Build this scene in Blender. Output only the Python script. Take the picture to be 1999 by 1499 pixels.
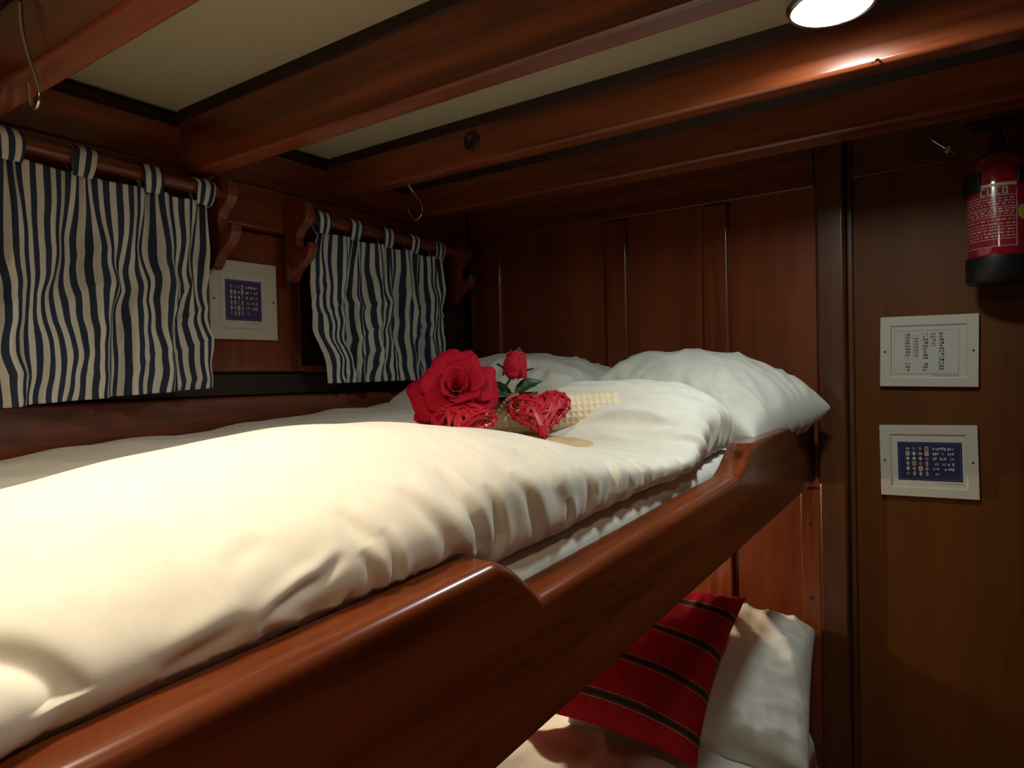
import bpy, bmesh, math, random
import numpy as np
from mathutils import Vector, Matrix, noise

for o in list(bpy.data.objects):
    bpy.data.objects.remove(o)
S = bpy.context.scene
COL = S.collection
PI = math.pi

# ------------------------------------------------------------------ camera
cam_d = bpy.data.cameras.new('camera')
cam = bpy.data.objects.new('camera', cam_d)
COL.objects.link(cam)
cam_d.sensor_width = 36.0
cam_d.lens = 36.0 * 1340.0 / 1999.0
cam_d.clip_start = 0.01
cam.matrix_world = (Matrix.Translation((0, 0, 1.6)) @ Matrix.Rotation(math.radians(34.8), 4, 'Z')
                    @ Matrix.Rotation(math.radians(90 - 0.62), 4, 'X') @ Matrix.Rotation(math.radians(-1.15), 4, 'Z'))
S.camera = cam

# ------------------------------------------------------------------ world, exposure
w = bpy.data.worlds.new('night')
S.world = w
w.use_nodes = True
w.node_tree.nodes['Background'].inputs[0].default_value = (0.9, 0.6, 0.4, 1)
w.node_tree.nodes['Background'].inputs[1].default_value = 0.02
S.view_settings.view_transform = 'Standard'
S.view_settings.look = 'None'
S.view_settings.gamma = 1
S.view_settings.use_curve_mapping = False
S.view_settings.exposure = 0.0

# light levels of the three cabin lamps (the lamps themselves are built further down)
SEEN_LAMP_W = 3.3          # cool white ceiling lamp in view
NEAR_LAMP_W = 3.6          # warm ceiling lamp above the near end of the bunk
READING_LAMP_W = 6.8       # warm reading lamp in the lower bunk
GANGWAY_LAMP_W = 0.8


# ------------------------------------------------------------------ materials
def new_mat(name):
    m = bpy.data.materials.new(name)
    m.use_nodes = True
    nt = m.node_tree
    return m, nt, nt.nodes, nt.links, nt.nodes['Principled BSDF']


def plain(name, col, rough=0.5, metal=0.0, coat=0.0, sheen=0.0, spec=0.5):
    m, nt, N, L, b = new_mat(name)
    b.inputs['Base Color'].default_value = (*col, 1)
    b.inputs['Roughness'].default_value = rough
    b.inputs['Metallic'].default_value = metal
    b.inputs['Coat Weight'].default_value = coat
    b.inputs['Coat Roughness'].default_value = 0.10
    b.inputs['Sheen Weight'].default_value = sheen
    b.inputs['Specular IOR Level'].default_value = spec
    n = N.new('ShaderNodeTexNoise')
    n.inputs['Scale'].default_value = 60
    n.inputs['Detail'].default_value = 3
    mx = N.new('ShaderNodeMix'); mx.data_type = 'RGBA'; mx.blend_type = 'MULTIPLY'
    mx.inputs[0].default_value = 0.12
    mx.inputs[6].default_value = (*col, 1)
    tc = N.new('ShaderNodeTexCoord')
    L.new(tc.outputs['Object'], n.inputs['Vector'])
    L.new(n.outputs['Color'], mx.inputs[7])
    L.new(mx.outputs[2], b.inputs['Base Color'])
    return m


def wood(name, dark, light, axis, rough=0.32, coat=0.25, knots=0.0, scale=1.0, spec=0.5):
    m, nt, N, L, b = new_mat(name)
    tc = N.new('ShaderNodeTexCoord')
    oi = N.new('ShaderNodeObjectInfo')
    mp = N.new('ShaderNodeMapping')
    s = [26 * scale] * 3
    s['xyz'.index(axis)] = 1.7 * scale
    mp.inputs['Scale'].default_value = s
    L.new(tc.outputs['Object'], mp.inputs['Vector'])
    mul = N.new('ShaderNodeMath'); mul.operation = 'MULTIPLY'; mul.inputs[1].default_value = 23.0
    L.new(oi.outputs['Random'], mul.inputs[0])
    n1 = N.new('ShaderNodeTexNoise'); n1.noise_dimensions = '4D'
    n1.inputs['Scale'].default_value = 0.8; n1.inputs['Detail'].default_value = 6
    n1.inputs['Distortion'].default_value = 0.7
    L.new(mp.outputs[0], n1.inputs['Vector']); L.new(mul.outputs[0], n1.inputs['W'])
    n2 = N.new('ShaderNodeTexNoise'); n2.noise_dimensions = '4D'
    n2.inputs['Scale'].default_value = 5.0; n2.inputs['Detail'].default_value = 4
    L.new(mp.outputs[0], n2.inputs['Vector']); L.new(mul.outputs[0], n2.inputs['W'])
    ad = N.new('ShaderNodeMath'); ad.operation = 'MULTIPLY_ADD'; ad.inputs[1].default_value = 0.35
    L.new(n2.outputs['Fac'], ad.inputs[0]); L.new(n1.outputs['Fac'], ad.inputs[2])
    cr = N.new('ShaderNodeValToRGB')
    cr.color_ramp.elements[0].position = 0.42; cr.color_ramp.elements[0].color = (*dark, 1)
    cr.color_ramp.elements[1].position = 0.88; cr.color_ramp.elements[1].color = (*light, 1)
    L.new(ad.outputs[0], cr.inputs[0])
    out = cr.outputs[0]
    if knots > 0:
        mk = N.new('ShaderNodeMapping')
        ks = [9.0] * 3; ks['xyz'.index(axis)] = 4.2
        mk.inputs['Scale'].default_value = ks
        L.new(tc.outputs['Object'], mk.inputs['Vector'])
        v = N.new('ShaderNodeTexVoronoi'); v.inputs['Scale'].default_value = 1.0
        L.new(mk.outputs[0], v.inputs['Vector'])
        c2 = N.new('ShaderNodeValToRGB')
        c2.color_ramp.elements[0].position = 0.03; c2.color_ramp.elements[0].color = (0.12, 0.08, 0.06, 1)
        c2.color_ramp.elements[1].position = 0.03 + 0.10 * knots; c2.color_ramp.elements[1].color = (1, 1, 1, 1)
        L.new(v.outputs['Distance'], c2.inputs[0])
        mx = N.new('ShaderNodeMix'); mx.data_type = 'RGBA'; mx.blend_type = 'MULTIPLY'; mx.inputs[0].default_value = 1
        L.new(out, mx.inputs[6]); L.new(c2.outputs[0], mx.inputs[7])
        out = mx.outputs[2]
    L.new(out, b.inputs['Base Color'])
    b.inputs['Roughness'].default_value = rough
    b.inputs['Coat Weight'].default_value = coat
    b.inputs['Coat Roughness'].default_value = 0.11
    b.inputs['Specular IOR Level'].default_value = spec
    bp = N.new('ShaderNodeBump'); bp.inputs['Strength'].default_value = 0.12; bp.inputs['Distance'].default_value = 0.002
    L.new(ad.outputs[0], bp.inputs['Height']); L.new(bp.outputs[0], b.inputs['Normal'])
    return m


def cloth(name, col, weave=900.0, rough=0.9, bump=0.05):
    m, nt, N, L, b = new_mat(name)
    tc = N.new('ShaderNodeTexCoord')
    n = N.new('ShaderNodeTexNoise'); n.inputs['Scale'].default_value = weave; n.inputs['Detail'].default_value = 2
    L.new(tc.outputs['Object'], n.inputs['Vector'])
    n2 = N.new('ShaderNodeTexNoise'); n2.inputs['Scale'].default_value = 45; n2.inputs['Detail'].default_value = 5
    L.new(tc.outputs['Object'], n2.inputs['Vector'])
    cr = N.new('ShaderNodeValToRGB')
    cr.color_ramp.elements[0].color = (*[c * 0.93 for c in col], 1); cr.color_ramp.elements[0].position = 0.3
    cr.color_ramp.elements[1].color = (*col, 1); cr.color_ramp.elements[1].position = 0.6
    L.new(n2.outputs['Fac'], cr.inputs[0]); L.new(cr.outputs[0], b.inputs['Base Color'])
    b.inputs['Roughness'].default_value = rough
    b.inputs['Sheen Weight'].default_value = 0.15
    b.inputs['Specular IOR Level'].default_value = 0.2
    bp = N.new('ShaderNodeBump'); bp.inputs['Strength'].default_value = bump; bp.inputs['Distance'].default_value = 0.001
    L.new(n.outputs['Fac'], bp.inputs['Height']); L.new(bp.outputs[0], b.inputs['Normal'])
    return m


def stripes(name, bands, axis_socket='UV', period=0.023):
    """bands: list of (position 0..1, colour) used with constant interpolation over one period of U"""
    m, nt, N, L, b = new_mat(name)
    uv = N.new('ShaderNodeUVMap'); uv.uv_map = 'UVMap'
    sp = N.new('ShaderNodeSeparateXYZ'); L.new(uv.outputs[0], sp.inputs[0])
    d = N.new('ShaderNodeMath'); d.operation = 'DIVIDE'; d.inputs[1].default_value = period
    L.new(sp.outputs[0], d.inputs[0])
    f = N.new('ShaderNodeMath'); f.operation = 'FRACT'; L.new(d.outputs[0], f.inputs[0])
    cr = N.new('ShaderNodeValToRGB'); cr.color_ramp.interpolation = 'CONSTANT'
    e = cr.color_ramp.elements
    while len(e) < len(bands):
        e.new(0.5)
    for i, (p, c) in enumerate(bands):
        e[i].position = p; e[i].color = (*c, 1)
    L.new(f.outputs[0], cr.inputs[0])
    n = N.new('ShaderNodeTexNoise'); n.inputs['Scale'].default_value = 700
    tc = N.new('ShaderNodeTexCoord'); L.new(tc.outputs['Object'], n.inputs['Vector'])
    mx = N.new('ShaderNodeMix'); mx.data_type = 'RGBA'; mx.blend_type = 'MULTIPLY'; mx.inputs[0].default_value = 0.35
    L.new(cr.outputs[0], mx.inputs[6]); L.new(n.outputs['Fac'], mx.inputs[7]); L.new(mx.outputs[2], b.inputs['Base Color'])
    b.inputs['Roughness'].default_value = 0.92; b.inputs['Specular IOR Level'].default_value = 0.15
    bp = N.new('ShaderNodeBump'); bp.inputs['Strength'].default_value = 0.2; bp.inputs['Distance'].default_value = 0.001
    L.new(n.outputs['Fac'], bp.inputs['Height']); L.new(bp.outputs[0], b.inputs['Normal'])
    return m


def glow(name, col, strength):
    m, nt, N, L, b = new_mat(name)
    b.inputs['Base Color'].default_value = (0.9, 0.9, 0.9, 1)
    b.inputs['Emission Color'].default_value = (*col, 1)
    b.inputs['Emission Strength'].default_value = strength
    return m


RD, RL = (0.060, 0.0105, 0.0030), (0.25, 0.052, 0.0115)
M = {}
for ax in 'xyz':
    M['red_' + ax] = wood('varnished_red_wood_' + ax, RD, RL, ax, coat=0.6)
M['rail'] = wood('varnished_pine_rail', (0.062, 0.0115, 0.003), (0.24, 0.053, 0.0115), 'y', rough=0.26, coat=0.4, knots=1.0)
M['beam'] = wood('varnished_beam', (0.050, 0.008, 0.003), (0.33, 0.070, 0.016), 'x', rough=0.28, coat=0.3, scale=0.8)
M['panel'] = wood('panel_veneer', (0.12, 0.022, 0.005), (0.25, 0.054, 0.011), 'z', rough=0.35, coat=0.2, scale=0.6)
M['door_panel'] = wood('door_veneer', (0.085, 0.024, 0.004), (0.145, 0.044, 0.0075), 'z', rough=0.5, coat=0.0, scale=0.5, spec=0.18)
M['dark'] = wood('dark_wood_and_shade', (0.012, 0.005, 0.003), (0.035, 0.012, 0.006), 'y', rough=0.5, coat=0.0)  # dark wood; on the strips and gap boards its tone stands for shade
M['post'] = wood('brown_post_wood', (0.06, 0.018, 0.006), (0.13, 0.040, 0.011), 'z', rough=0.35)
M['ceiling'] = plain('cream_ceiling_board', (0.50, 0.43, 0.29), 0.75, spec=0.2)
M['duvet'] = cloth('white_cotton_duvet', (0.80, 0.76, 0.66))
M['sheet'] = cloth('white_sheet', (0.74, 0.72, 0.66))
M['pillow'] = cloth('white_pillowcase', (0.76, 0.73, 0.64))
M['towel'] = cloth('cream_waffle_cotton', (0.84, 0.70, 0.48), weave=400, bump=0.4)
M['towel2'] = cloth('tan_towel_cotton', (0.62, 0.44, 0.24), weave=400, bump=0.4)
WHT, NVY = (0.74, 0.72, 0.64), (0.035, 0.05, 0.085)
M['curtain'] = stripes('navy_striped_cotton', [(0.0, WHT), (0.5, NVY)])
CR, CG, CY, CK = (0.58, 0.020, 0.038), (0.10, 0.070, 0.085), (0.62, 0.30, 0.20), (0.045, 0.02, 0.025)
M['cushion'] = stripes('red_striped_weave', [(0.0, CR), (0.40, CY), (0.43, CG), (0.50, CK), (0.525, CG), (0.59, CY), (0.62, CR)], period=0.088)
M['rose'] = plain('red_silk_petal', (0.40, 0.004, 0.020), 0.75, spec=0.15)
M['bud'] = plain('red_silk_bud', (0.42, 0.012, 0.030), 0.75, spec=0.15)
M['leaf'] = plain('green_silk_leaf', (0.018, 0.055, 0.012), 0.5)
M['stem'] = plain('brown_stem', (0.05, 0.02, 0.012), 0.5)
M['wicker'] = plain('red_painted_wicker', (0.56, 0.012, 0.030), 0.42, coat=0.12)
M['bead'] = plain('red_gold_cord', (0.55, 0.11, 0.05), 0.3, coat=0.3)
M['frame'] = plain('white_painted_frame', (0.56, 0.51, 0.40), 0.45)
M['mat'] = plain('white_mat_board', (0.56, 0.52, 0.44), 0.7)
M['navy_print'] = plain('navy_print', (0.020, 0.022, 0.075), 0.45)
M['purple_print'] = plain('violet_blue_print', (0.045, 0.022, 0.11), 0.45)
M['ink'] = plain('dark_ink', (0.03, 0.022, 0.035), 0.6)
M['ink_soft'] = plain('grey_ink', (0.25, 0.23, 0.27), 0.6)
M['ink_violet'] = plain('violet_ink', (0.13, 0.05, 0.10), 0.6)
M['ink_olive'] = plain('olive_ink', (0.24, 0.18, 0.08), 0.6)
M['icon_white'] = plain('icon_white', (0.55, 0.53, 0.47), 0.6)
M['icon_yellow'] = plain('icon_yellow', (0.50, 0.36, 0.10), 0.6)
M['icon_red'] = plain('icon_red', (0.42, 0.13, 0.09), 0.6)
M['icon_blue'] = plain('icon_blue', (0.10, 0.13, 0.34), 0.6)
M['steel'] = plain('steel_wire', (0.55, 0.52, 0.46), 0.22, metal=1.0)
M['chrome'] = plain('chrome_ring', (0.75, 0.75, 0.75), 0.12, metal=1.0)
M['black'] = plain('black_plastic', (0.008, 0.008, 0.009), 0.4)
M['ext_red'] = plain('red_enamel', (0.30, 0.008, 0.016), 0.16, coat=0.8)
M['label_red'] = plain('label_red', (0.27, 0.018, 0.030), 0.14, coat=1.0)
M['label_white'] = plain('label_white_ink', (0.40, 0.28, 0.27), 0.2, coat=1.0)
M['label_yellow'] = plain('label_yellow_ink', (0.50, 0.42, 0.20), 0.4)
M['emblem'] = plain('yellow_green_emblem', (0.35, 0.38, 0.05), 0.4)
M['glass'] = plain('night_window_glass', (0.004, 0.005, 0.008), 0.05)
M['lamp_cool'] = glow('lit_lens_cool', (0.90, 1.0, 0.97), 24.0)
M['lamp_warm'] = glow('lit_lens_warm', (1.0, 0.82, 0.58), 12.0)
M['lamp_bright'] = glow('lit_lens_bright', (1.0, 0.82, 0.58), 48.0)
M['floor'] = wood('floor_planks_wood', (0.06, 0.02, 0.008), (0.16, 0.06, 0.02), 'y')


# ------------------------------------------------------------------ mesh helpers
class MB:
    def __init__(s):
        s.v = []; s.f = []; s.m = []; s.uv = None

    def add(s, vs, fs, mi=0):
        o = len(s.v)
        s.v += [tuple(p) for p in vs]
        s.f += [tuple(i + o for i in f) for f in fs]
        s.m += [mi] * len(fs)

    def box(s, a, b, mi=0):
        (x0, y0, z0), (x1, y1, z1) = a, b
        s.add([(x0, y0, z0), (x1, y0, z0), (x1, y1, z0), (x0, y1, z0), (x0, y0, z1), (x1, y0, z1), (x1, y1, z1), (x0, y1, z1)],
              [(0, 3, 2, 1), (4, 5, 6, 7), (0, 1, 5, 4), (1, 2, 6, 5), (2, 3, 7, 6), (3, 0, 4, 7)], mi)

    def tube(s, pts, r, n=10, mi=0, caps=True, closed=False):
        pts = [Vector(p) for p in pts]
        k = len(pts)
        rs = r if isinstance(r, (list, tuple)) else [r] * k
        up = None; rings = []
        for i, p in enumerate(pts):
            if closed:
                t = (pts[(i + 1) % k] - pts[i - 1]).normalized()
            else:
                t = (pts[min(i + 1, k - 1)] - pts[max(i - 1, 0)]).normalized()
            if up is None:
                up = t.orthogonal().normalized()
            up = (up - t * up.dot(t)).normalized()
            q = t.cross(up)
            rings.append([p + (up * math.cos(2 * PI * j / n) + q * math.sin(2 * PI * j / n)) * rs[i] for j in range(n)])
        vs = [v for rg in rings for v in rg]
        fs = []
        for i in range(k if closed else k - 1):
            a = i * n; b = ((i + 1) % k) * n
            for j in range(n):
                fs.append((a + j, a + (j + 1) % n, b + (j + 1) % n, b + j))
        if caps and not closed:
            fs.append(tuple(range(n))[::-1]); fs.append(tuple((k - 1) * n + j for j in range(n)))
        s.add(vs, fs, mi)

    def lathe(s, prof, n=40, mi=0, mat=Matrix(), a0=0.0, a1=2 * PI):
        full = abs(a1 - a0 - 2 * PI) < 1e-6
        cols = n if full else n + 1
        vs = []; fs = []
        for i in range(cols):
            a = a0 + (a1 - a0) * i / n
            for (r, z) in prof:
                vs.append(mat @ Vector((r * math.cos(a), r * math.sin(a), z)))
        k = len(prof)
        for i in range(n):
            b = (i + 1) % cols
            for j in range(k - 1):
                fs.append((i * k + j, b * k + j, b * k + j + 1, i * k + j + 1))
        s.add(vs, fs, mi)

    def prism(s, poly, d0, d1, axis, mi=0):
        """polygon in the plane across `axis`, extruded from d0 to d1"""
        n = len(poly)
        def P(p, d):
            return {'x': (d, p[0], p[1]), 'y': (p[0], d, p[1]), 'z': (p[0], p[1], d)}[axis]
        vs = [P(p, d0) for p in poly] + [P(p, d1) for p in poly]
        fs = [tuple(range(n)), tuple(range(2 * n - 1, n - 1, -1))]
        fs += [(i, i + n, (i + 1) % n + n, (i + 1) % n) for i in range(n)]
        s.add(vs, fs, mi)

    def grid(s, fn, nu, nv, mi=0, uvfn=None):
        vs = []; uvs = []
        for i in range(nu + 1):
            for j in range(nv + 1):
                vs.append(fn(i / nu, j / nv))
                if uvfn:
                    uvs.append(uvfn(i / nu, j / nv))
        fs = [(i * (nv + 1) + j, (i + 1) * (nv + 1) + j, (i + 1) * (nv + 1) + j + 1, i * (nv + 1) + j + 1)
              for i in range(nu) for j in range(nv)]
        if uvfn:
            if s.uv is None:
                s.uv = {}
            o = len(s.v)
            for k, q in enumerate(uvs):
                s.uv[o + k] = q
        s.add(vs, fs, mi)

    def build(s, name, mats, parent=None, smooth=False, bevel=0.0, solid=0.0, subsurf=0, autos=True, seg=2):
        me = bpy.data.meshes.new(name)
        me.from_pydata(s.v, [], s.f)
        if not isinstance(mats, (list, tuple)):
            mats = [mats]
        for m in mats:
            me.materials.append(m)
        for p, mi in zip(me.polygons, s.m):
            p.material_index = mi
        if s.uv:
            ul = me.uv_layers.new(name='UVMap')
            for lp in me.loops:
                ul.data[lp.index].uv = s.uv.get(lp.vertex_index, (0, 0))
        bm = bmesh.new(); bm.from_mesh(me)
        bmesh.ops.recalc_face_normals(bm, faces=bm.faces)
        bm.to_mesh(me); bm.free()
        o = bpy.data.objects.new(name, me)
        COL.objects.link(o)
        if parent:
            o.parent = parent
            if parent.location.length > 0 or parent.rotation_euler.to_matrix() != Matrix.Identity(3):
                o.matrix_parent_inverse = parent_mats[parent.name].inverted()
        if smooth or bevel:
            me.shade_smooth()
        if solid:
            md = o.modifiers.new('solid', 'SOLIDIFY'); md.thickness = solid; md.offset = 0
        if bevel:
            md = o.modifiers.new('bevel', 'BEVEL'); md.width = bevel; md.segments = seg; md.limit_method = 'ANGLE'
            md.angle_limit = math.radians(40); md.harden_normals = True
        if subsurf:
            md = o.modifiers.new('sub', 'SUBSURF'); md.levels = subsurf; md.render_levels = subsurf
        return o


parent_mats = {}


def tag(o, label=None, cat=None, group=None, kind=None):
    if label: o['label'] = label
    if cat: o['category'] = cat
    if group: o['group'] = group
    if kind: o['kind'] = kind
    return o


def thing(name, label, cat, loc=(0, 0, 0), group=None, kind=None):
    o = bpy.data.objects.new(name, None)
    COL.objects.link(o)
    o.location = loc
    o.empty_display_size = 0.05
    parent_mats[o.name] = Matrix.Translation(loc)
    return tag(o, label, cat, group, kind)


def boxobj(name, a, b, mat, parent=None, bevel=0.003, seg=2):
    m = MB(); m.box(a, b)
    return m.build(name, mat, parent, bevel=bevel, seg=seg)


def nz(x, y, z=0.0):
    return noise.noise(Vector((x, y, z)))


def ridge(x, y, z=0.0, p=2.0):
    return (1 - min(1, abs(nz(x, y, z)) * 1.6)) ** p


def sstep(a, b, x):
    t = min(1, max(0, (x - a) / (b - a)))
    return t * t * (3 - 2 * t)


# ------------------------------------------------------------------ structure
HX = -1.42          # face of the hull side boards
BY = 1.80           # face of the end bulkhead
CZ = 2.18           # underside of the ceiling boards
Y0, X1 = -1.2, 0.85

fl = MB(); fl.box((-1.6, Y0, -0.05), (X1, BY + 0.1, 0.0))
fl = tag(fl.build('floor', M['floor']), kind='structure')

ceil = MB(); ceil.box((-1.6, Y0, CZ + 0.012), (X1, BY + 0.1, CZ + 0.06))
ceil = tag(ceil.build('ceiling', M['ceiling']), kind='structure')
# cream boards between the beams, and the beams
BEAMS = [(-0.78, -0.73, 2.05), (-0.38, -0.33, 2.05), (0.02, 0.07, 2.05), (0.415, 0.468, 2.05), (0.815, 0.863, 2.046), (1.225, 1.272, 2.08), (1.532, 1.600, 2.08)]
for i, (a, b, z) in enumerate(BEAMS):
    m = MB()
    m.box((HX - 0.02, a, z), (X1 - 0.002, b, CZ + 0.011))
    m.build('ceiling_beam', M['beam'], ceil, bevel=0.008, seg=3)
prev = Y0
for (a, b, z) in BEAMS + [(BY, BY, 0)]:
    m = MB(); m.box((HX + 0.004, prev + 0.001, CZ), (X1 - 0.002, a - 0.001, CZ + 0.0115))
    m.build('ceiling_board', M['ceiling'], ceil)
    # quarter strip along the front foot of each beam, corner shade given as dark colour
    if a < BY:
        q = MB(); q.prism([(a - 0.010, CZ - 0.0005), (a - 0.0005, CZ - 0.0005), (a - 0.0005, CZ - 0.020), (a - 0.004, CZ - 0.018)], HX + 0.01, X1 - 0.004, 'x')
        q.build('ceiling_shade_strip', M['dark'], ceil)
    prev = b
# round plug and knots in the third visible beam
m = MB()
m.lathe([(0.0, 0.0), (0.011, 0.0), (0.012, 0.003), (0.020, 0.004), (0.021, -0.003)], 28, mat=Matrix.Translation((-0.947, 1.2235, 2.130)) @ Matrix.Rotation(PI / 2, 4, 'X'))
m.build('beam_plug', M['dark'], ceil, smooth=True)

# hull side
wl = MB(); wl.box((-1.60, Y0, 0.0), (-1.53, BY + 0.1, CZ + 0.012))
wl = tag(wl.build('wall_left', M['dark']), kind='structure')
E_ = BY - 0.001
boxobj('shade_frieze', (-1.53, Y0, 2.150), (-1.436, E_, CZ - 0.0005), M['dark'], wl)  # fills the gap below the ceiling, its shade put into the dark colour
boxobj('upper_board', (-1.53, Y0, 2.062), (HX, E_, 2.152), M['red_y'], wl, 0.006)
boxobj('rod_plank', (-1.53, Y0, 1.960), (HX + 0.014, E_, 2.060), M['red_y'], wl, 0.006)
WIN = [(-0.55, -0.10), (0.36, 0.84), (1.135, 1.655)]
prev = Y0
for (a, b) in WIN + [(E_, E_)]:
    boxobj('panel', (-1.53, prev + 0.001, 1.622), (-1.434, a - 0.001, 1.958), M['red_z'] if a < 1.5 else M['dark'], wl, 0.008)
    prev = b
for (a, b) in WIN:
    boxobj('sill', (-1.53, a, 1.622), (-1.436, b, 1.640), M['red_y'], wl, 0.004)
boxobj('shade_gap_board', (-1.53, Y0, 1.568), (-1.452, E_, 1.620), M['dark'], wl)  # shadow gap above the lower board, its darkness painted as dark wood
boxobj('lower_board', (-1.53, Y0, 1.28), (HX - 0.006, E_, 1.566), M['red_y'], wl, 0.006)
boxobj('lining_board', (-1.53, Y0, 0.0), (HX - 0.012, E_, 1.278), M['red_y'], wl, 0.004)


def rrect(y0, y1, z0, z1, r, n=7):
    pts = []
    for (cy, cz, a0) in ((y1 - r, z1 - r, 0), (y0 + r, z1 - r, 90), (y0 + r, z0 + r, 180), (y1 - r, z0 + r, 270)):
        for k in range(n + 1):
            a = math.radians(a0 + 90 * k / n)
            pts.append((cy + r * math.cos(a), cz + r * math.sin(a)))
    return pts


for i, (a, b) in enumerate(WIN[1:]):
    outer = rrect(a + 0.004, b - 0.004, 1.645, 1.952, 0.05)
    inner = rrect(a + 0.036, b - 0.036, 1.677, 1.920, 0.035)
    m = MB(); n = len(outer)
    vs = [(-1.448, *p) for p in outer] + [(-1.452, *p) for p in inner] + [(-1.524, *p) for p in outer] + [(-1.524, *p) for p in inner]
    fs = []
    for k in range(n):
        j = (k + 1) % n
        fs += [(k, j, n + j, n + k), (n + k, n + j, 3 * n + j, 3 * n + k), (2 * n + k, 2 * n + j, j, k), (3 * n + k, 3 * n + j, 2 * n + j, 2 * n + k)]
    m.add(vs, fs)
    wd = tag(m.build('window_%d' % (i + 1), M['dark']), kind='structure')
    g = MB(); g.prism(inner, -1.506, -1.500, 'x'); g.build('pane', M['glass'], wd)
g = MB(); g.prism(rrect(WIN[0][0], WIN[0][1], 1.641, 1.957, 0.03), -1.506, -1.44, 'x'); tag(g.build('window_3', M['glass']), kind='structure')

# end bulkhead : frame-and-panel
wb = MB(); wb.box((-1.53, BY + 0.030, 0.0), (X1 + 0.05, BY + 0.1, CZ + 0.012))
wb = tag(wb.build('wall_back', M['dark']), kind='structure')
STI = [(-1.415, -1.290), (-0.915, -0.846), (-0.626, -0.556)]
boxobj('top_rail', (-1.418, BY, 2.046), (-0.345, BY + 0.03, CZ - 0.001), M['red_x'], wb, 0.004)
boxobj('bottom_rail', (-1.418, BY, 0.02), (-0.345, BY + 0.03, 0.14), M['red_x'], wb, 0.004)
for (a, b) in STI:
    boxobj('stile', (a, BY - 0.001, 0.141), (b, BY + 0.03, 2.045), M['red_z'], wb, 0.009, 4)
for (a, b) in ((-1.290, -0.915), (-0.846, -0.626), (-0.556, -0.345)):
    boxobj('panel', (a + 0.0005, BY + 0.014, 0.141), (b - 0.0005, BY + 0.03, 2.0455), M['panel'], wb, 0.0)
# post and right-hand panelling
boxobj('post', (-0.338, BY - 0.030, 0.0), (-0.276, BY + 0.03, CZ - 0.001), M['post'], wb, 0.007, 3)
boxobj('batten', (-0.386, BY - 0.010, 0.141), (-0.3395, BY + 0.013, 1.31), M['red_z'], wb, 0.004)
for z in (1.225, 1.043, 0.94):
    m = MB(); m.lathe([(0, 0.0), (0.0045, 0.0), (0.005, -0.003)], 12, mat=Matrix.Translation((-0.3625, BY - 0.0108, z)) @ Matrix.Rotation(PI / 2, 4, 'X'))
    m.build('screw_plug', M['dark'], wb)
boxobj('door_stile', (-0.2755, BY, 0.0), (-0.262, BY + 0.03, CZ - 0.001), M['post'], wb, 0.004, 3)
boxobj('door_top_rail', (-0.2615, BY, 2.052), (X1 - 0.001, BY + 0.03, CZ - 0.001), M['post'], wb, 0.003)
boxobj('door_panel', (-0.2615, BY + 0.010, 0.0), (X1 - 0.001, BY + 0.03, 2.0515), M['door_panel'], wb, 0.0)

wr = MB(); wr.box((X1, Y0, 0.0), (X1 + 0.05, BY + 0.1, CZ + 0.012)); tag(wr.build('wall_right', M['red_z']), kind='structure')
wf = MB(); wf.box((-1.6, Y0 - 0.05, 0.0), (X1 + 0.05, Y0, CZ + 0.012)); tag(wf.build('wall_front', M['red_z']), kind='structure')


# ------------------------------------------------------------------ bunks
def zr(y):
    return 1.363 + 0.0503 * y


RX0, RX1 = -0.398, -0.350        # inner and front face of the side rail
bunk = thing('bunk_bed', 'upper wooden bunk with a varnished side rail cut low in the middle', 'bunk', (-0.9, 0.3, 1.25))


def rail_top(y):
    t = min(1, max(0, (y - 0.476) / 0.072))
    k = 0.052 * (1 - t ** 1.45)
    k += 0.044 * sstep(1.165, 1.29, y)
    return zr(y) + k


ys = [Y0 + 0.002] + list(np.linspace(-0.9, 0.40, 14)) + list(np.linspace(0.42, 0.558, 30)) + list(np.linspace(0.6, 1.15, 10)) + list(np.linspace(1.17, 1.28, 16)) + [1.4, 1.6, BY - 0.012]
m = MB(); R0 = 0.012
vs = []; fs = []
for y in ys:
    zt = rail_top(y); zb_ = zr(y) - 0.127
    prof = [(RX1, zb_ + 0.006), (RX1, zt - R0)]
    for k in range(1, 5):
        a = PI / 2 * k / 4
        prof.append((RX1 - R0 + R0 * math.cos(a), zt - R0 + R0 * math.sin(a)))
    prof += [(RX0 + 0.008, zt), (RX0 + 0.002, zt - 0.002), (RX0, zt - 0.008), (RX0, zb_), (RX1 - 0.006, zb_)]
    vs += [(x, y, z) for x, z in prof]
n = len(prof)
for i in range(len(ys) - 1):
    for j in range(n):
        fs.append((i * n + j, i * n + (j + 1) % n, (i + 1) * n + (j + 1) % n, (i + 1) * n + j))
fs += [tuple(range(n)), tuple(range(len(vs) - n, len(vs)))[::-1]]
m.add(vs, fs)
rail = m.build('side_rail', M['rail'], bunk, smooth=True)
bv = rail.modifiers.new('es', 'EDGE_SPLIT'); bv.split_angle = math.radians(50)
rail.modifiers.new('wn', 'WEIGHTED_NORMAL').keep_sharp = True
m = MB()
a_, b_ = Y0 + 0.002, BY - 0.001
m.add([(-1.43, a_, zr(a_) - 0.125), (RX0 - 0.0005, a_, zr(a_) - 0.125), (RX0 - 0.0005, b_, zr(b_) - 0.125), (-1.43, b_, zr(b_) - 0.125),
       (-1.43, a_, zr(a_) - 0.105), (RX0 - 0.0005, a_, zr(a_) - 0.105), (RX0 - 0.0005, b_, zr(b_) - 0.105), (-1.43, b_, zr(b_) - 0.105)],
      [(0, 3, 2, 1), (4, 5, 6, 7), (0, 1, 5, 4), (1, 2, 6, 5), (2, 3, 7, 6), (3, 0, 4, 7)])
m.build('base_board', M['red_y'], bunk)

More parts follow.
